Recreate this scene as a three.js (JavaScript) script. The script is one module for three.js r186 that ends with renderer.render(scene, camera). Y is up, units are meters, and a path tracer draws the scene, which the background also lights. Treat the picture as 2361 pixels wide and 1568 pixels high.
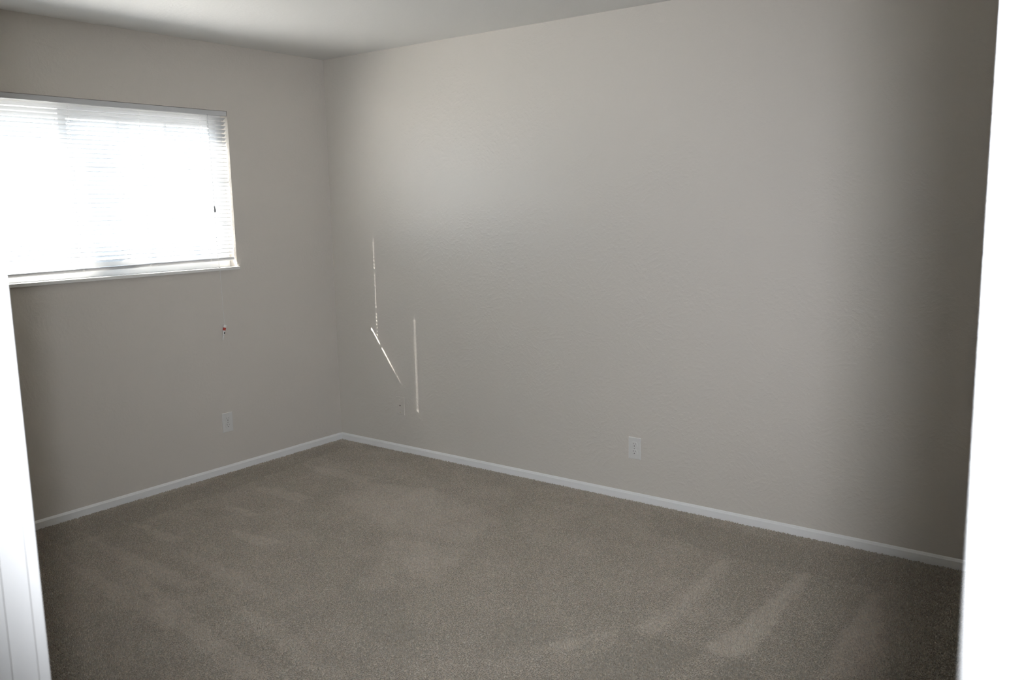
import * as THREE from 'three';
import { RoundedBoxGeometry } from 'three/addons/geometries/RoundedBoxGeometry.js';
import { mergeGeometries } from 'three/addons/utils/BufferGeometryUtils.js';
import { RectAreaLightUniformsLib } from 'three/addons/lights/RectAreaLightUniformsLib.js';

// ---------------------------------------------------------------- camera, sky, sun, flash, exposure
// The room's far corner is the origin: x runs along the long wall, z along the window wall, y is up (metres).
const scene = new THREE.Scene();
const FOCAL = 1986.5, EYE = new THREE.Vector3(4.2797, 1.5187, 3.7854);
const camera = new THREE.PerspectiveCamera(2 * Math.atan(784 / FOCAL) * 180 / Math.PI, 2361 / 1568, 0.02, 300);
camera.position.copy(EYE);
camera.rotation.set(THREE.MathUtils.degToRad(-8.858), THREE.MathUtils.degToRad(36.909), THREE.MathUtils.degToRad(-1.078), 'YXZ');
camera.focus = 4.3;
camera.userData.fStop = 11;
camera.updateMatrixWorld(true);

const renderer = new THREE.WebGLRenderer({ antialias: true });
renderer.toneMapping = THREE.LinearToneMapping;
renderer.toneMappingExposure = 1.14;
renderer.shadowMap.enabled = true;
renderer.shadowMap.type = THREE.PCFSoftShadowMap;

const SUN = new THREE.Vector3(-0.446, 0.6155, 1).normalize();       // read from the dots and the streak on the long wall
scene.background = new THREE.Color().setRGB(0.7, 0.84, 1.0);          // bright, slightly blue haze, even all round
scene.backgroundIntensity = 5.6;

const sun = new THREE.DirectionalLight(new THREE.Color(1, 0.96, 0.9), 50);
sun.name = 'sun';
sun.position.copy(SUN).multiplyScalar(20).add(new THREE.Vector3(0, 1.5, 1.5));
sun.target.position.set(0, 1.5, 1.5);
sun.castShadow = true;
sun.shadow.radius = 1;
sun.shadow.mapSize.set(4096, 4096);
Object.assign(sun.shadow.camera, { left: -4, right: 4, top: 4, bottom: -4, near: 1, far: 60 });
sun.shadow.bias = -0.0002;
scene.add(sun, sun.target);

// The pop-up flash of the photographer's camera: above and a little behind the lens.
const look = new THREE.Vector3(0, 0, -1).applyQuaternion(camera.quaternion);
const above = new THREE.Vector3(0, 1, 0).applyQuaternion(camera.quaternion);
const FLASH = EYE.clone().addScaledVector(look, -0.07).addScaledVector(above, 0.1);
const flash = new THREE.SpotLight(new THREE.Color(0.9, 0.935, 1), 22.8, 0, THREE.MathUtils.degToRad(37.5), 1, 2);
flash.name = 'flash';
flash.position.copy(FLASH);
flash.target.position.copy(FLASH).addScaledVector(look, 4);
flash.castShadow = true;
flash.shadow.radius = 1;
flash.shadow.mapSize.set(2048, 2048);
flash.shadow.camera.near = 0.05;
scene.add(flash, flash.target);
RectAreaLightUniformsLib.init();
const spill = new THREE.RectAreaLight(new THREE.Color(0.9, 0.935, 1), 900, 0.045, 0.02);   // what leaves the flash tube outside its beam
spill.name = 'flash_spill';
spill.position.copy(FLASH).addScaledVector(look, -0.02);
spill.quaternion.copy(camera.quaternion);
scene.add(spill);

// ---------------------------------------------------------------- helpers
let seed = 20240611;
const rnd = () => { seed = (seed + 0x6d2b79f5) | 0; let t = Math.imul(seed ^ (seed >>> 15), 1 | seed); t = (t + Math.imul(t ^ (t >>> 7), 61 | t)) ^ t; return ((t ^ (t >>> 14)) >>> 0) / 4294967296; };
const used = new Map();
function numbered(name) { const n = used.get(name) ?? 0; used.set(name, n + 1); return n ? `${name}_${String(n).padStart(3, '0')}` : name; }
function put(o, parent) { o.traverse((m) => { if (m.isMesh) { m.castShadow = true; m.receiveShadow = true; } }); (parent ?? scene).add(o); return o; }
function mesh(name, geometry, material, parent) { const m = new THREE.Mesh(geometry, material); m.name = parent ? name : numbered(name); return put(m, parent); }
function structure(name, geometry, material, label) { const m = mesh(name, geometry, material); m.userData = { kind: 'structure', label, category: name.split('_')[0] }; return m; }
function group(name, position, userData) { const g = new THREE.Group(); g.name = numbered(name); g.position.set(...position); g.userData = userData; scene.add(g); return g; }
function box(x0, x1, y0, y1, z0, z1, bevel = 0) {
  const w = x1 - x0, h = y1 - y0, d = z1 - z0;
  const g = bevel ? new RoundedBoxGeometry(w, h, d, 2, Math.min(bevel, w / 2.01, h / 2.01, d / 2.01)) : new THREE.BoxGeometry(w, h, d);
  return g.translate((x0 + x1) / 2, (y0 + y1) / 2, (z0 + z1) / 2);
}
function metreUV(g) {                                                 // uv in metres, from the side each face shows
  const p = g.attributes.position, n = g.attributes.normal, uv = new Float32Array(p.count * 2);
  for (let i = 0; i < p.count; i++) {
    const ax = Math.abs(n.getX(i)), ay = Math.abs(n.getY(i)), az = Math.abs(n.getZ(i));
    const [u, v] = ax >= ay && ax >= az ? [p.getZ(i), p.getY(i)] : ay >= az ? [p.getX(i), p.getZ(i)] : [p.getX(i), p.getY(i)];
    uv[2 * i] = u; uv[2 * i + 1] = v;
  }
  g.setAttribute('uv', new THREE.BufferAttribute(uv, 2));
  return g;
}
function rectShape(x0, x1, y0, y1, holes = []) {
  const path = (P, a, b, c, d) => { P.moveTo(a, c); P.lineTo(b, c); P.lineTo(b, d); P.lineTo(a, d); P.closePath(); return P; };
  const s = path(new THREE.Shape(), x0, x1, y0, y1);
  for (const h of holes) s.holes.push(path(new THREE.Path(), ...h));
  return s;
}
function slab(shape, thickness, basis) {                              // an extruded wall, turned to its place, uv in metres
  const g = new THREE.ExtrudeGeometry(shape, { depth: thickness, bevelEnabled: false });
  g.applyMatrix4(basis);
  return metreUV(g);
}
const alongZ = new THREE.Matrix4().makeBasis(new THREE.Vector3(0, 0, 1), new THREE.Vector3(0, 1, 0), new THREE.Vector3(-1, 0, 0));
function tube(points, r, sides = 6, steps) { return new THREE.TubeGeometry(new THREE.CatmullRomCurve3(points.map((p) => new THREE.Vector3(...p))), steps ?? points.length * 6, r, sides); }

// ---------------------------------------------------------------- textures
function dataTexture(n, fill, srgb) {
  const d = new Uint8Array(n * n * 4);
  fill(d);
  const t = new THREE.DataTexture(d, n, n);
  t.wrapS = t.wrapT = THREE.RepeatWrapping; t.magFilter = THREE.LinearFilter; t.minFilter = THREE.LinearMipmapLinearFilter; t.generateMipmaps = true;
  if (srgb) t.colorSpace = THREE.SRGBColorSpace;
  t.needsUpdate = true;
  return t;
}
const smooth = (t) => t * t * (3 - 2 * t);
function tileNoise(cells) {                                           // value noise that repeats after `cells` cells
  const v = new Float32Array(cells * cells).map(() => rnd());
  return (x, y) => {
    const fx = Math.floor(x), fy = Math.floor(y), tx = smooth(x - fx), ty = smooth(y - fy), m = (a) => ((a % cells) + cells) % cells;
    const a = v[m(fy) * cells + m(fx)], b = v[m(fy) * cells + m(fx + 1)], c = v[m(fy + 1) * cells + m(fx)], d = v[m(fy + 1) * cells + m(fx + 1)];
    return (a + (b - a) * tx) * (1 - ty) + (c + (d - c) * tx) * ty;
  };
}
// Sprayed and rolled paint relief of the walls: 1.5 m a tile, blobs of 5 to 15 mm, some drawn out by the roller.
function wallRelief() {
  const N = 1536, h = new Float32Array(N * N), TILE = 1.5, warp = tileNoise(12), warp2 = tileNoise(12), big = tileNoise(24), turn = tileNoise(5);
  const a = tileNoise(256), b = tileNoise(512), c = tileNoise(128), e = tileNoise(256);
  for (let y = 0; y < N; y++) for (let x = 0; x < N; x++) {
    const u = x / N, v = y / N, wx = (warp(u * 12, v * 12) - 0.5) * 0.05, wy = (warp2(u * 12, v * 12) - 0.5) * 0.05;
    const t = turn(u * 5, v * 5), flat = a((u + wx) * 256, (v + wy) * 64 * 1), up = e((u + wx) * 64, (v + wy) * 256);
    const blob = Math.max(0, c((u + wx) * 128, (v + wy) * 128) - 0.45) * 1.6;
    const k = Math.min(1, Math.max(0, (t - 0.35) / 0.3));
    h[y * N + x] = 0.5 * blob + 0.13 * (flat * (1 - k) + up * k) + 0.24 * b(u * 512, v * 512) + 0.25 * big(u * 24, v * 24);
  }
  return [dataTexture(N, (d) => { for (let i = 0; i < N * N; i++) { const s = Math.min(255, h[i] * 210); d[4 * i] = d[4 * i + 1] = d[4 * i + 2] = s; d[4 * i + 3] = 255; } }), TILE];
}
// Cut-pile carpet: tens of thousands of twisted yarn tips, each with its own shade of grey-beige.
function carpet() {
  const N = 2048, TILE = 1.0, col = new Float32Array(N * N * 3).fill(0), top = new Float32Array(N * N);
  const patch = tileNoise(40), hue = tileNoise(90);
  for (let i = 0; i < N * N; i++) { col[3 * i] = 0.63; col[3 * i + 1] = 0.606; col[3 * i + 2] = 0.565; top[i] = 0.15; }
  const count = 190000;
  for (let k = 0; k < count; k++) {
    const cx = rnd() * N, cy = rnd() * N, ang = rnd() * Math.PI, ra = 2.8 + rnd() * 2.4, rb = 1.6 + rnd() * 1.2, ca = Math.cos(ang), sa = Math.sin(ang);
    const r = rnd(), p = patch(cx / N * 40, cy / N * 40), w = hue(cx / N * 90, cy / N * 90) - 0.5;
    const s = 0.735 + (r - 0.5) * 0.24 + (p - 0.5) * 0.05 + (rnd() < 0.05 ? 0.09 : 0) - (rnd() < 0.05 ? 0.09 : 0), ht = 0.45 + 0.5 * rnd();
    const tint = [s * (1.0 + w * 0.05), s * (0.946 + 0.02 * (rnd() - 0.5)), s * (0.868 - w * 0.05)];
    const R = Math.ceil(ra);
    for (let dy = -R; dy <= R; dy++) for (let dx = -R; dx <= R; dx++) {
      const x = (dx * ca + dy * sa) / ra, y = (-dx * sa + dy * ca) / rb, q = x * x + y * y;
      if (q > 1) continue;
      const px = (Math.floor(cx + dx) + N) % N, py = (Math.floor(cy + dy) + N) % N, i = py * N + px, hh = ht * Math.sqrt(1 - q * 0.8);
      if (hh < top[i]) continue;
      top[i] = hh;
      col[3 * i] = tint[0]; col[3 * i + 1] = tint[1]; col[3 * i + 2] = tint[2];
    }
  }
  const map = dataTexture(N, (d) => { for (let i = 0; i < N * N; i++) { for (let c = 0; c < 3; c++) d[4 * i + c] = Math.max(0, Math.min(255, col[3 * i + c] * 255)); d[4 * i + 3] = 255; } }, true);
  map.repeat.set(1 / TILE, 1 / TILE);
  return map;
}
const [relief, reliefTile] = wallRelief();
relief.repeat.set(1 / reliefTile, 1 / reliefTile);
const carpetMap = carpet();

// ---------------------------------------------------------------- materials
const M = {
  wall: new THREE.MeshPhysicalMaterial({ color: new THREE.Color().setRGB(0.645, 0.604, 0.548), roughness: 0.37, bumpMap: relief, bumpScale: 0.0014 }),
  ceiling: new THREE.MeshStandardMaterial({ color: new THREE.Color().setRGB(0.8, 0.79, 0.765), roughness: 0.75, bumpMap: relief, bumpScale: 0.0008 }),
  trim: new THREE.MeshPhysicalMaterial({ color: new THREE.Color().setRGB(0.84, 0.84, 0.83), roughness: 0.35 }),
  sill: new THREE.MeshPhysicalMaterial({ color: new THREE.Color().setRGB(0.8, 0.79, 0.76), roughness: 0.05, ior: 1.7 }),
  frame: new THREE.MeshPhysicalMaterial({ color: new THREE.Color().setRGB(0.8, 0.8, 0.79), roughness: 0.35 }),
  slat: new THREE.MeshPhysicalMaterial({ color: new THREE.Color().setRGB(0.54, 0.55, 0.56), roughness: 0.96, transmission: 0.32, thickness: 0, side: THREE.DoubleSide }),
  rail: new THREE.MeshPhysicalMaterial({ color: new THREE.Color().setRGB(0.62, 0.625, 0.63), roughness: 0.35 }),
  cord: new THREE.MeshStandardMaterial({ color: new THREE.Color().setRGB(0.8, 0.8, 0.78), roughness: 0.8 }),
  tassel: new THREE.MeshPhysicalMaterial({ color: new THREE.Color().setRGB(0.32, 0.33, 0.35), roughness: 0.4 }),
  tag: new THREE.MeshStandardMaterial({ color: new THREE.Color().setRGB(0.8, 0.79, 0.76), roughness: 0.5 }),
  red: new THREE.MeshStandardMaterial({ color: new THREE.Color().setRGB(0.5, 0.05, 0.03), roughness: 0.5 }),
  ink: new THREE.MeshStandardMaterial({ color: new THREE.Color().setRGB(0.04, 0.04, 0.04), roughness: 0.6 }),
  outlet: new THREE.MeshPhysicalMaterial({ color: new THREE.Color().setRGB(0.7, 0.69, 0.665), roughness: 0.35 }),
  dark: new THREE.MeshStandardMaterial({ color: new THREE.Color().setRGB(0.05, 0.045, 0.04), roughness: 0.7 }),
  screw: new THREE.MeshStandardMaterial({ color: new THREE.Color().setRGB(0.5, 0.49, 0.46), roughness: 0.4, metalness: 0.3 }),
  brass: new THREE.MeshStandardMaterial({ color: new THREE.Color().setRGB(0.5, 0.42, 0.26), roughness: 0.4, metalness: 0.4 }),
  glass: new THREE.MeshPhysicalMaterial({ color: 0xffffff, roughness: 0, transmission: 1, thickness: 0, ior: 1.5 }),
  carpet: new THREE.MeshStandardMaterial({ map: carpetMap, roughness: 1 }),
  yarn: new THREE.MeshStandardMaterial({ color: new THREE.Color().setRGB(0.52, 0.466, 0.386), roughness: 1, vertexColors: true }),
  base: new THREE.MeshStandardMaterial({ color: new THREE.Color().setRGB(0.3, 0.29, 0.27), roughness: 1 }),
  stucco: new THREE.MeshStandardMaterial({ color: new THREE.Color().setRGB(0.6, 0.56, 0.5), roughness: 0.9 }),
  concrete: new THREE.MeshStandardMaterial({ color: new THREE.Color().setRGB(0.68, 0.66, 0.62), roughness: 0.95 }),
  black: new THREE.MeshStandardMaterial({ color: new THREE.Color().setRGB(0.03, 0.03, 0.03), roughness: 0.5 }),
  flashLens: new THREE.MeshStandardMaterial({ color: 0xffffff, emissive: 0xeaf2ff, emissiveIntensity: 3, roughness: 0.3 }),
};
M.wallPlate = M.wall;

// ---------------------------------------------------------------- the room
const H = 2.44, XR = 4.45, ZF = 3.46, ZH = 3.555;                     // ceiling, right wall, door wall (room side, hall side)
const W = { z0: 0.73, z1: 2.53, y0: 1.185, y1: 2.076, t: 0.145 };     // window opening and wall thickness
const DOOR = { x0: 3.485, x1: 4.2487, top: 2.045 };
const HALL = { x0: 2.7, x1: 5.7, z1: 4.85 };

structure('wall_left', slab(rectShape(-0.12, ZH + 1.4, -0.02, H + 0.12, [[W.z0, W.z1, W.y0, W.y1]]), W.t, alongZ), M.wall, 'pale greige painted wall with the window');
structure('wall_back', metreUV(box(0, HALL.x1 + 0.1, -0.02, H + 0.12, -0.12, 0)), M.wall, 'long bare greige painted wall with an outlet');
structure('wall_right', metreUV(box(XR, XR + 0.1, -0.02, H + 0.12, 0, ZF)), M.wall, 'greige painted side wall beside the door');
structure('wall_front', slab(rectShape(0, HALL.x1, -0.02, H + 0.12, [[DOOR.x0 - 0.018, DOOR.x1 + 0.018, -0.02, DOOR.top + 0.018]]), ZH - ZF, new THREE.Matrix4().makeTranslation(0, 0, ZF)), M.wall, 'greige painted wall with the open doorway');
structure('wall_hall_back', metreUV(box(HALL.x0 - 0.1, HALL.x1 + 0.1, -0.02, H + 0.12, HALL.z1, HALL.z1 + 0.1)), M.wall, 'greige painted far wall of the hallway');
structure('wall_hall_left', metreUV(box(HALL.x0 - 0.1, HALL.x0, -0.02, H + 0.12, ZH, HALL.z1)), M.wall, 'greige painted end wall of the hallway');
structure('wall_hall_right', metreUV(box(HALL.x1, HALL.x1 + 0.1, -0.02, H + 0.12, 0, HALL.z1)), M.wall, 'greige painted end wall of the hallway beside the door');
structure('ceiling', metreUV(box(-0.145, HALL.x1 + 0.1, H, H + 0.12, -0.12, HALL.z1 + 0.1)), M.ceiling, 'flat white painted ceiling');

// carpet: tuft ends carry painted-in shading; the vacuum cleaner's tracks are pile combed to lean towards or away from the doorway
const q = (() => {                                                    // a pixel of the photograph -> the point of the carpet it shows
  const v = new THREE.Vector3();
  return (px, py) => { v.set((px - 1180.5) / FOCAL, -(py - 784) / FOCAL, -1).applyQuaternion(camera.quaternion); const s = -EYE.y / v.y; return [EYE.x + v.x * s, EYE.z + v.z * s]; };
})();
const LEAN = 1.5;
const tracks = [                                                      // [lean of the pile towards the doorway, ragged edge in metres, outline in pixels]
  [0.36, 0.035, [[1850, 1318], [1870, 1330], [1800, 1420], [1740, 1500], [1600, 1568], [1500, 1568], [1640, 1490], [1760, 1400]]],
  [0.36, 0.035, [[2010, 1370], [2022, 1372], [2030, 1450], [2045, 1568], [1880, 1568], [1960, 1440]]],
  [0.23, 0.04, [[1660, 1290], [1690, 1300], [1600, 1400], [1480, 1490], [1380, 1500], [1540, 1400]]],
  [-0.32, 0.03, [[1440, 1452], [1560, 1480], [1700, 1520], [1760, 1568], [1330, 1568]]],
  [0.23, 0.03, [[1250, 1490], [1440, 1450], [1400, 1480], [1300, 1498]]],
  [-0.27, 0.05, [[1500, 1178], [1800, 1250], [2080, 1305], [2210, 1330], [2210, 1400], [2100, 1380], [1900, 1330], [1700, 1290], [1500, 1230]]],
  [0.32, 0.03, [[515, 1168], [560, 1172], [600, 1190], [570, 1194]]],
  [0.32, 0.03, [[525, 1222], [560, 1228], [650, 1250], [600, 1262], [545, 1240]]],
  [0.27, 0.035, [[300, 1205], [340, 1215], [420, 1245], [400, 1252], [340, 1232]]],
  [0.23, 0.035, [[180, 1225], [260, 1262], [360, 1300], [460, 1345], [420, 1360], [330, 1318], [230, 1270]]],
  [0.23, 0.035, [[140, 1285], [220, 1325], [330, 1380], [420, 1440], [380, 1450], [270, 1390], [170, 1320]]],
  [0.23, 0.035, [[570, 1118], [640, 1130], [720, 1150], [690, 1160], [620, 1142]]],
  [0.20, 0.035, [[700, 1072], [780, 1085], [860, 1105], [820, 1112], [740, 1092]]],
  [0.20, 0.04, [[420, 1270], [520, 1310], [640, 1370], [600, 1385], [500, 1335], [420, 1290]]],
  [0.23, 0.04, [[320, 1330], [420, 1400], [540, 1500], [620, 1568], [540, 1568], [430, 1470], [330, 1370]]],
  [0.20, 0.04, [[530, 1380], [620, 1430], [740, 1510], [800, 1568], [730, 1568], [620, 1480], [540, 1410]]],
  [-0.24, 0.05, [[100, 1228], [300, 1168], [540, 1092], [780, 1020], [800, 1030], [560, 1120], [330, 1200], [150, 1260]]],
  [0.16, 0.06, [[820, 1110], [1000, 1130], [1150, 1200], [1080, 1260], [900, 1220], [780, 1150]]],
  [0.16, 0.06, [[900, 1240], [1080, 1270], [1020, 1340], [860, 1320]]],
  [-0.20, 0.05, [[780, 1340], [900, 1370], [980, 1460], [900, 1500], [800, 1420]]],
  [-0.20, 0.05, [[1150, 1420], [1300, 1440], [1280, 1480], [1100, 1500]]],
  [-0.11, 0.04, [[1860, 1330], [1990, 1370], [1960, 1430], [1850, 1568], [1790, 1500], [1850, 1400]]],
].map(([s, e, pts]) => [s, e, pts.map((p) => q(...p))]);
function signedDistance(x, z, pts) {
  let d = Infinity, inside = false;
  for (let i = 0, j = pts.length - 1; i < pts.length; j = i++) {
    const [ax, az] = pts[j], [bx, bz] = pts[i], ex = bx - ax, ez = bz - az, t = Math.min(1, Math.max(0, ((x - ax) * ex + (z - az) * ez) / (ex * ex + ez * ez)));
    d = Math.min(d, Math.hypot(x - ax - ex * t, z - az - ez * t));
    if ((az > z) !== (bz > z) && x < ax + (z - az) / (bz - az) * ex) inside = !inside;
  }
  return inside ? d : -d;
}
{
  const x0 = 0, x1 = HALL.x1, z0 = 0, z1 = HALL.z1, nx = Math.round((x1 - x0) / 0.02), nz = Math.round((z1 - z0) / 0.02);
  const g = new THREE.PlaneGeometry(x1 - x0, z1 - z0, nx, nz).rotateX(-Math.PI / 2).translate((x0 + x1) / 2, 0, (z0 + z1) / 2);
  const p = g.attributes.position, uv = new Float32Array(p.count * 2), n1 = tileNoise(64), n2 = tileNoise(64);
  for (let i = 0; i < p.count; i++) {
    const x = p.getX(i), z = p.getZ(i);
    uv[2 * i] = x; uv[2 * i + 1] = z;
    p.setY(i, (n1(x * 13, z * 13) - 0.5) * 0.0022 - 0.001);
  }
  g.setAttribute('uv', new THREE.BufferAttribute(uv, 2));
  g.computeVertexNormals();
  const floor = structure('floor', g, M.carpet, 'grey-beige cut-pile carpet with vacuum tracks');
  mesh('floor_slab', box(-0.145, HALL.x1 + 0.1, -0.14, -0.02, -0.12, HALL.z1 + 0.1), M.base, floor);

  // the pile itself where the picture shows it: twisted yarn ends, combed by the vacuum cleaner to lean towards or away from the doorway
  const tuft = (() => {                                               // five flanks and a cut end; the end is painted darker, putting the pile's shading into its colour
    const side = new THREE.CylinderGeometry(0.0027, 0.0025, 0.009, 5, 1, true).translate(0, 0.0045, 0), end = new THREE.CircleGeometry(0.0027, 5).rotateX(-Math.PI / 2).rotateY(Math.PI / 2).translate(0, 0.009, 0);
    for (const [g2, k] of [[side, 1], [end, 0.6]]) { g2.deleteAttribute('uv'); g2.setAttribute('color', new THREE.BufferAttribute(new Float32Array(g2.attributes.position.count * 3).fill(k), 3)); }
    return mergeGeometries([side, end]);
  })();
  const STEP = 0.0064, spots = [], eyeInverse = camera.quaternion.clone().invert(), w = new THREE.Vector3();
  for (let x = 0.013; x < 4.3; x += STEP) for (let z = 0.013; z < 3.9; z += STEP) {
    const px = x + (rnd() - 0.5) * STEP * 0.9, pz = z + (rnd() - 0.5) * STEP * 0.9;
    w.set(px, 0, pz).sub(EYE).applyQuaternion(eyeInverse);
    if (w.z > -0.5) continue;
    const u = w.x / -w.z * FOCAL, q2 = -w.y / -w.z * FOCAL;
    if (Math.abs(u) > 1230 || q2 > 840 || px < 0.014 || pz < 0.014) continue;
    spots.push([px, pz]);
  }
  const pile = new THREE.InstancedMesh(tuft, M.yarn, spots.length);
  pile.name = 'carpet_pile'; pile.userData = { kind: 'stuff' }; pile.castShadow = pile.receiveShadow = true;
  const o = new THREE.Object3D(), axis = new THREE.Vector3(), tint = new THREE.Color();
  spots.forEach(([x, z], i) => {
    let lean = (n1(x * 6 + 9, z * 6) - 0.5) * 0.25 + (n2(x * 14, z * 14) - 0.5) * 0.2;
    for (const [amount, soft, pts] of tracks) {
      const d = signedDistance(x, z, pts) + (n2(x * 25, z * 25) - 0.5) * 0.03;
      lean += LEAN * amount * smooth(Math.min(1, Math.max(0, d / soft + 0.5)));
    }
    const ax = lean * 0.75 + (rnd() - 0.5) * 0.4, az = lean * 0.66 + (rnd() - 0.5) * 0.4;
    o.position.set(x, -0.0045, z);
    axis.set(-az, 0, ax);
    const ang = axis.length();
    o.quaternion.setFromAxisAngle(axis.normalize(), ang);
    o.rotateY(rnd() * 6.283);
    o.scale.set(1, 0.85 + rnd() * 0.35, 1);
    o.updateMatrix();
    pile.setMatrixAt(i, o.matrix);
    const k = 0.86 + rnd() * 0.28, h = (rnd() - 0.5) * 0.06;
    pile.setColorAt(i, tint.setRGB(k * (1 + h), k, k * (1 - h)));
  });
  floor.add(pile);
}

// baseboards: low, square-faced, with a sloping top
function baseboardProfile() {
  const s = new THREE.Shape();
  s.moveTo(0, -0.01); s.lineTo(0.012, -0.01); s.lineTo(0.012, 0.0358); s.lineTo(0.0112, 0.0372); s.lineTo(0.0072, 0.0405); s.lineTo(0.0068, 0.0418); s.lineTo(0.002, 0.0456); s.lineTo(0, 0.0462); s.closePath();
  return s;
}
{
  const back = new THREE.ExtrudeGeometry(baseboardProfile(), { depth: XR, bevelEnabled: false, curveSegments: 4 });
  back.applyMatrix4(new THREE.Matrix4().makeBasis(new THREE.Vector3(0, 0, 1), new THREE.Vector3(0, 1, 0), new THREE.Vector3(-1, 0, 0))).translate(XR, 0, 0);
  structure('baseboard_back', back, M.trim, 'low white baseboard along the long bare wall');
  const left = new THREE.ExtrudeGeometry(baseboardProfile(), { depth: ZF - 0.012, bevelEnabled: false, curveSegments: 4 }).translate(0, 0, 0.012);
  structure('baseboard_left', left, M.trim, 'low white baseboard under the window');
}

// the doorway the picture is taken through: jambs, stops, casings on both sides
{
  const d = group('door_1', [0, 0, 0], { kind: 'structure', label: 'white painted door frame around the open doorway', category: 'door frame' });
  const { x0, x1, top } = DOOR, cas = 0.057, t = 0.012, rev = 0.005, st = 0.006;
  mesh('jamb', box(x0 - 0.018, x0, 0, top + 0.018, ZF, ZH, 0.002), M.trim, d);
  mesh('jamb', box(x1, x1 + 0.018, 0, top + 0.018, ZF, ZH, 0.002), M.trim, d);
  mesh('head_jamb', box(x0, x1, top, top + 0.018, ZF, ZH, 0.002), M.trim, d);
  mesh('door_stop', box(x0, x0 + st, 0, top, 3.4845, 3.52, 0.002), M.trim, d);
  mesh('door_stop', box(x1 - st, x1, 0, top, 3.4845, 3.52, 0.002), M.trim, d);
  mesh('head_stop', box(x0 + st, x1 - st, top - st, top, 3.4845, 3.52, 0.002), M.trim, d);
  for (const [z0, z1, r] of [[ZF - t, ZF, rev], [ZH, ZH + t, 0]]) {
    mesh('casing', box(x0 - r - cas, x0 - r, 0, top + r + cas, z0, z1, 0.002), M.trim, d);
    mesh('casing', box(x1 + r, x1 + r + cas, 0, top + r + cas, z0, z1, 0.002), M.trim, d);
    mesh('head_casing', box(x0 - r, x1 + r, top + r, top + r + cas, z0, z1, 0.002), M.trim, d);
  }
}

// ---------------------------------------------------------------- the window
{
  const w = group('window_1', [0, 0, 0], { kind: 'structure', label: 'white sliding window with a divided pane behind the blind', category: 'window' });
  const { z0, z1, t } = W, sillTop = 1.2, headY = 2.076;
  // sill board with a small lip into the room
  mesh('window_sill', box(-t, 0.013, sillTop - 0.016, sillTop, z0 - 0.012, z1 + 0.012, 0.0015), M.sill, w);
  // outer frame
  const X0 = -0.132, X1 = -0.062, fr = 0.04;
  mesh('frame_head', box(X0, X1, headY - 0.05, headY, z0, z1, 0.002), M.frame, w);
  mesh('frame_foot', box(X0, X1, sillTop, sillTop + 0.035, z0, z1, 0.002), M.frame, w);
  mesh('frame_jamb', box(X0, X1, sillTop + 0.035, headY - 0.05, z0, z0 + fr, 0.002), M.frame, w);
  mesh('frame_jamb', box(X0, X1, sillTop + 0.035, headY - 0.05, z1 - fr, z1, 0.002), M.frame, w);
  // two sashes, one in each track, meeting in the middle
  const sash = (xa, xb, za, zb, stileA, stileB, divided) => {
    const yb = sillTop + 0.035, yt = headY - 0.05, r = 0.042;
    const s = new THREE.Group(); s.name = 'sash'; w.add(s);
    mesh('rail', box(xa, xb, yb, yb + r, za, zb, 0.002), M.frame, s);
    mesh('rail', box(xa, xb, yt - r, yt, za, zb, 0.002), M.frame, s);
    mesh('stile', box(xa, xb, yb + r, yt - r, za, za + stileA, 0.002), M.frame, s);
    mesh('stile', box(xa, xb, yb + r, yt - r, zb - stileB, zb, 0.002), M.frame, s);
    const ga = za + stileA, gb = zb - stileB, gy0 = yb + r, gy1 = yt - r, xm = (xa + xb) / 2;
    mesh('pane', new THREE.PlaneGeometry(gb - ga, gy1 - gy0).rotateY(Math.PI / 2).translate(xm, (gy0 + gy1) / 2, (ga + gb) / 2), M.glass, s);
    if (divided) {
      for (const k of [1, 2]) { const z = ga + (gb - ga) * k / 3; mesh('muntin', box(xm + 0.002, xm + 0.008, gy0, gy1, z - 0.009, z + 0.009), M.frame, s); }
      for (const k of [1, 2]) { const y = gy0 + (gy1 - gy0) * k / 3; for (const c of [0, 1, 2]) mesh('muntin', box(xm + 0.0025, xm + 0.0075, y - 0.009, y + 0.009, ga + (gb - ga) * c / 3 + (c ? 0.009 : 0), ga + (gb - ga) * (c + 1) / 3 - (c < 2 ? 0.009 : 0)), M.frame, s); }
    }
  };
  sash(-0.093, -0.067, z0 + fr, 1.65, 0.04, 0.04, true);
  sash(-0.126, -0.1, 1.61, z1 - fr, 0.04, 0.04, false);
}

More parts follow.
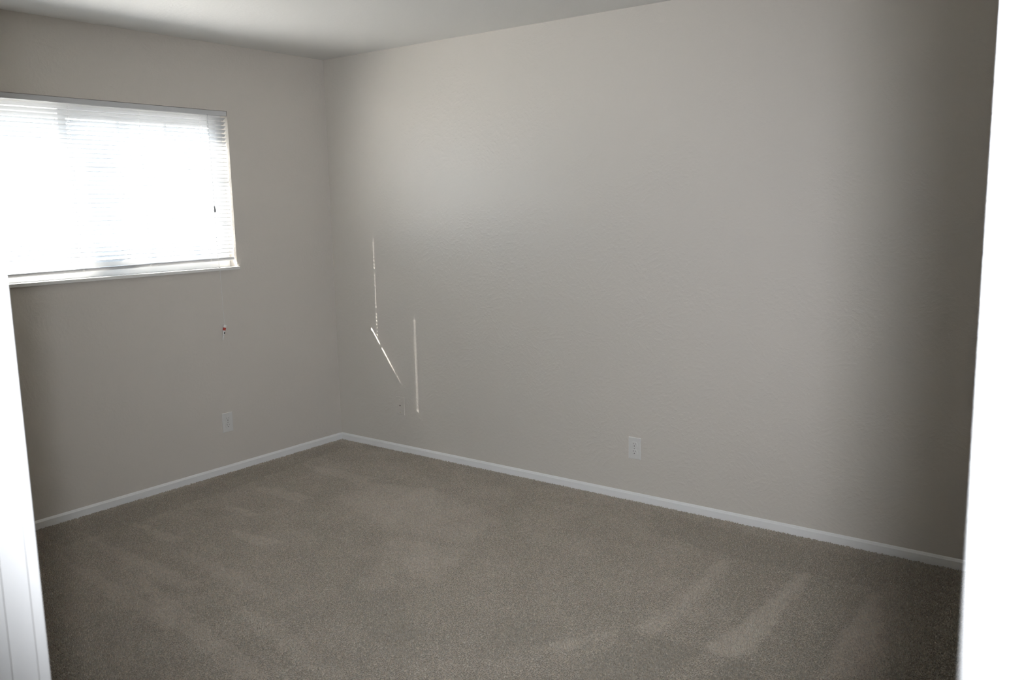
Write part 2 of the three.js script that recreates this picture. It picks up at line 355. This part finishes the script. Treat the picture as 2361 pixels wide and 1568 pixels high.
// ---------------------------------------------------------------- the blind
const BX = -0.022, LADDERS = [0.893, 1.258, 1.62, 1.985, 2.35], ROUTED = [0.893, 1.62];
{
  const b = group('window_blind', [0, 0, 0], { label: 'white horizontal mini blind with tilted slats hanging in the window opening', category: 'blind' });
  const za = W.z0 + 0.005, zb = W.z1 - 0.006, TILT = THREE.MathUtils.degToRad(32), PITCH = 0.0219;
  // headrail: a U-shaped steel channel
  {
    const s = new THREE.Shape(), x0 = -0.004, x1 = -0.029, y0 = 2.049, y1 = 2.0745, th = 0.0012;
    s.moveTo(x0, y1); s.lineTo(x0, y0 + 0.003); s.quadraticCurveTo(x0, y0, x0 - 0.003, y0); s.lineTo(x1 + 0.003, y0); s.quadraticCurveTo(x1, y0, x1, y0 + 0.003); s.lineTo(x1, y1); s.lineTo(x1 + th, y1);
    s.lineTo(x1 + th, y0 + th + 0.001); s.lineTo(x0 - th, y0 + th + 0.001); s.lineTo(x0 - th, y1); s.closePath();
    const g = new THREE.ExtrudeGeometry(s, { depth: zb - za + 0.004, bevelEnabled: false, curveSegments: 3 }).translate(0, 0, za - 0.003);
    mesh('headrail', g, M.rail, b);
  }
  // one slat: a crowned strip of thin, faintly translucent vinyl with a route hole where a lift cord runs
  const HW = 0.0125, strips = [-HW, -0.0072, -0.0016, 0.0016, 0.0072, HW], crown = (a) => 0.0016 * (1 - (a / HW) ** 2), TH = 0.0004;
  const slatShape = (() => {
    const stops = [za];
    for (const z of ROUTED) stops.push(z - 0.0065, z + 0.0065);
    stops.push(zb);
    const pos = [], nor = [], idx = [];
    const vert = (a, z, side) => {
      const slope = -2 * 0.0016 * a / (HW * HW), l = Math.hypot(1, slope), n = [-slope / l * side, side / l, 0];
      const x = a, y = crown(a) + side * TH / 2;
      pos.push(x, y, z); nor.push(...n);
      return pos.length / 3 - 1;
    };
    const ct = Math.cos(TILT), st = Math.sin(TILT);
    for (const side of [1]) for (let i = 0; i < stops.length - 1; i++) for (let j = 0; j < strips.length - 1; j++) {
      if (i % 2 === 1 && j === 2) continue;                           // the hole
      const a = vert(strips[j], stops[i], side), c = vert(strips[j + 1], stops[i], side), d = vert(strips[j + 1], stops[i + 1], side), e = vert(strips[j], stops[i + 1], side);
      if (side > 0) idx.push(a, e, d, a, d, c); else idx.push(a, c, d, a, d, e);
    }
    const g = new THREE.BufferGeometry();
    for (let i = 0; i < pos.length; i += 3) {                         // room-side edge up
      const [x, y] = [pos[i], pos[i + 1]]; pos[i] = x * ct - y * st; pos[i + 1] = x * st + y * ct;
      const [u, v] = [nor[i], nor[i + 1]]; nor[i] = u * ct - v * st; nor[i + 1] = u * st + v * ct;
    }
    g.setAttribute('position', new THREE.Float32BufferAttribute(pos, 3));
    g.setAttribute('normal', new THREE.Float32BufferAttribute(nor, 3));
    g.setIndex(idx);
    return g;
  })();
  const RAIL_Y = 1.267, TOP = 2.031, COUNT = 35;
  for (let k = 0; k < COUNT; k++) {
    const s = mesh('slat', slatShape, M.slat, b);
    const y = TOP - k * PITCH * ((TOP - RAIL_Y - 0.012) / (PITCH * (COUNT - 1)));
    s.position.set(BX, y, 0);
    s.rotation.z = (rnd() - 0.5) * 0.05;
    s.rotation.x = (rnd() - 0.5) * 0.0006;
  }
  // bottom rail: thin-walled, cut away underneath towards the glass; hangs a touch lower at its far end
  const RAIL_TILT = 0.0091, railDrop = (z) => -RAIL_TILT * (z - 0.75);
  {
    const p = new THREE.Shape();
    p.moveTo(-0.0100, 1.2392); p.quadraticCurveTo(-0.0082, 1.2465, -0.0098, 1.2545); p.quadraticCurveTo(-0.016, 1.2585, -0.0225, 1.257); p.lineTo(-0.0236, 1.2556); p.lineTo(-0.0122, 1.2388); p.quadraticCurveTo(-0.011, 1.2382, -0.0100, 1.2392); p.closePath();
    const g = new THREE.ExtrudeGeometry(p, { depth: zb - za - 0.006, bevelEnabled: false, curveSegments: 5 }).translate(0, 0, za + 0.003);
    const v = g.attributes.position;
    for (let i = 0; i < v.count; i++) v.setY(i, v.getY(i) + railDrop(v.getZ(i)));
    g.computeVertexNormals();
    mesh('bottom_rail', g, M.rail, b);
  }
  for (const z of LADDERS) {
    mesh('cord_button', new THREE.CylinderGeometry(0.006, 0.006, 0.0025, 12).rotateZ(Math.PI / 2).translate(-0.0085, 1.2465 + railDrop(z), z), M.cord, b);
    const w = HW * Math.cos(TILT) + 0.0008, h = HW * Math.sin(TILT);
    mesh('ladder_cord', tube([[BX + w, 2.05, z], [BX + w, 1.7, z + 0.001], [BX + w, 1.257, z]], 0.0005, 5, 12), M.cord, b);
    mesh('ladder_cord', tube([[BX - w, 2.05, z], [BX - w, 1.7, z - 0.001], [BX - 0.002, 1.257, z]], 0.0005, 5, 12), M.cord, b);
    if (ROUTED.includes(z)) mesh('lift_cord', tube([[BX, 2.05, z + 0.003], [BX, 1.7, z + 0.003], [BX + 0.004, 1.257, z + 0.003]], 0.0008, 5, 12), M.cord, b);
  }
  // tilt cord with a grey tassel
  mesh('tilt_cord', tube([[-0.002, 2.05, 0.858], [0.002, 1.95, 0.857], [0.004, 1.7, 0.856], [0.004, 1.545, 0.8555]], 0.001, 6, 24), M.tassel, b);
  mesh('tilt_tassel', new THREE.LatheGeometry([[0.0005, 0.034], [0.003, 0.034], [0.0036, 0.028], [0.0055, 0.018], [0.0068, 0.008], [0.006, 0.001], [0.0005, 0]].map(([a, c]) => new THREE.Vector2(a, c)), 16).translate(0.004, 1.5125, 0.8555), M.tassel, b);
  // pull cord over the sill's lip, ending in a tag-tassel
  mesh('pull_cord', tube([[-0.003, 2.05, 0.864], [0.004, 1.9, 0.864], [0.006, 1.5, 0.861], [0.009, 1.26, 0.859], [0.0145, 1.203, 0.8585], [0.0165, 1.19, 0.858], [0.0165, 1.16, 0.858], [0.0165, 1.0, 0.856], [0.0165, 0.91, 0.854], [0.0165, 0.872, 0.851]], 0.0011, 6, 70), M.cord, b);
  mesh('cord_knot', new THREE.SphereGeometry(0.0042, 12, 8).translate(0.0155, 1.2035, 0.8585), M.cord, b);
  const tg = new THREE.Group(); tg.name = 'cord_tag'; tg.userData.label = 'white tapered tag with a red band and a black mark'; b.add(tg);
  tg.position.set(0.0165, 0.875, 0.8505); tg.rotation.set(-0.24, 0, 0);
  const lathe = (pts, m, n) => mesh(n, new THREE.LatheGeometry(pts.map(([a, c]) => new THREE.Vector2(a, c)), 20), m, tg);
  lathe([[0.0005, 0], [0.0085, -0.001], [0.0098, -0.004], [0.0096, -0.016], [0.0085, -0.0175], [0.0005, -0.0175]], M.tag, 'cap');
  lathe([[0.0005, -0.017], [0.0083, -0.0172], [0.0076, -0.034], [0.0005, -0.034]], M.red, 'red_band');
  lathe([[0.0005, -0.0335], [0.0074, -0.0338], [0.0066, -0.058], [0.0045, -0.062], [0.0005, -0.062]], M.tag, 'body');
  lathe([[0.0005, -0.061], [0.0042, -0.0615], [0.0032, -0.088], [0.0014, -0.094], [0.0005, -0.0945]], M.tag, 'tail');
  mesh('black_mark', box(0.0066, 0.0074, -0.054, -0.041, -0.0028, 0.0028), M.ink, tg);
}

// ---------------------------------------------------------------- wall plates
function plateGroup(name, userData, position, turn) { const g = group(name, position, userData); g.rotation.y = turn; return g; }
function coverPlate(parent, material) {                               // 70 x 114 mm with a sloping rim; faces +z
  const s = rectShape(-0.0315, 0.0315, -0.0535, 0.0535);
  const g = new THREE.ExtrudeGeometry(s, { depth: 0.0015, bevelEnabled: true, bevelThickness: 0.0032, bevelSize: 0.0035, bevelSegments: 3 });
  mesh('cover_plate', metreUV(g.translate(0, 0, 0.0002)), material, parent);
}
function makeOutlet(label, position, turn) {
  const o = plateGroup('wall_outlet', { label, category: 'outlet', group: 'duplex outlets low on the walls' }, position, turn);
  coverPlate(o, M.outlet);
  for (const s of [1, -1]) {
    const face = new THREE.Shape(), r = 0.0172, hh = 0.0142, a = Math.asin(hh / r);
    face.absarc(0, 0, r, -a, a, false); face.absarc(0, 0, r, Math.PI - a, Math.PI + a, false); face.closePath();
    const rec = mesh('receptacle', new THREE.ExtrudeGeometry(face, { depth: 0.0012, bevelEnabled: true, bevelThickness: 0.0006, bevelSize: 0.0006, bevelSegments: 2, curveSegments: 12 }).translate(0, 0, 0.0046), M.outlet, o);
    rec.position.y = 0.0195 * s;
    mesh('slot', box(-0.0075, -0.0055, 0.0015, 0.0095, 0.0052, 0.0066), M.dark, rec);
    mesh('slot', box(0.0055, 0.0075, 0.0025, 0.0085, 0.0052, 0.0066), M.dark, rec);
    mesh('ground_hole', new THREE.CylinderGeometry(0.0026, 0.0026, 0.0014, 12).rotateX(Math.PI / 2).translate(0, -0.0065, 0.0059), M.dark, rec);
  }
  const sc = mesh('screw', new THREE.CylinderGeometry(0.0029, 0.0033, 0.0012, 14).rotateX(Math.PI / 2).translate(0, 0, 0.0055), M.screw, o);
  mesh('screw_slot', box(-0.0004, 0.0004, -0.0026, 0.0026, 0.006, 0.0063), M.dark, sc);
  return o;
}
makeOutlet('white duplex outlet on the wall below the window', [0, 0.301, 0.869], Math.PI / 2);
makeOutlet('white duplex outlet on the long bare wall', [2.21, 0.281, 0], 0);
{
  const o = plateGroup('phone_plate', { label: 'wall-coloured blank jack plate with a black hole near the corner', category: 'wall plate' }, [0.556, 0.296, 0], 0);
  coverPlate(o, M.wallPlate);
  mesh('jack_hole', new THREE.CylinderGeometry(0.0045, 0.0045, 0.0012, 16).rotateX(Math.PI / 2).translate(0, 0.002, 0.0047), M.dark, o);
  for (const s of [1, -1]) mesh('screw', new THREE.CylinderGeometry(0.0028, 0.0032, 0.001, 14).rotateX(Math.PI / 2).translate(0, 0.041 * s, 0.0051), s > 0 ? M.wallPlate : M.brass, o);
}

// ---------------------------------------------------------------- outside and behind the camera
structure('ground', metreUV(box(-60, -0.145, -0.35, -0.3, -60, 60)), M.concrete, 'pale concrete ground outside the window');
{
  const f = group('camera_flash', FLASH.toArray(), { label: 'small pop-up camera flash behind the doorway', category: 'flash' });
  f.quaternion.copy(camera.quaternion);
  mesh('housing', new RoundedBoxGeometry(0.062, 0.03, 0.03, 3, 0.005).translate(0, 0, 0.042), M.black, f);
  mesh('flash_light_lens', new RoundedBoxGeometry(0.045, 0.02, 0.004, 2, 0.0015).translate(0, 0, 0.0275), M.flashLens, f);
}

renderer.render(scene, camera);
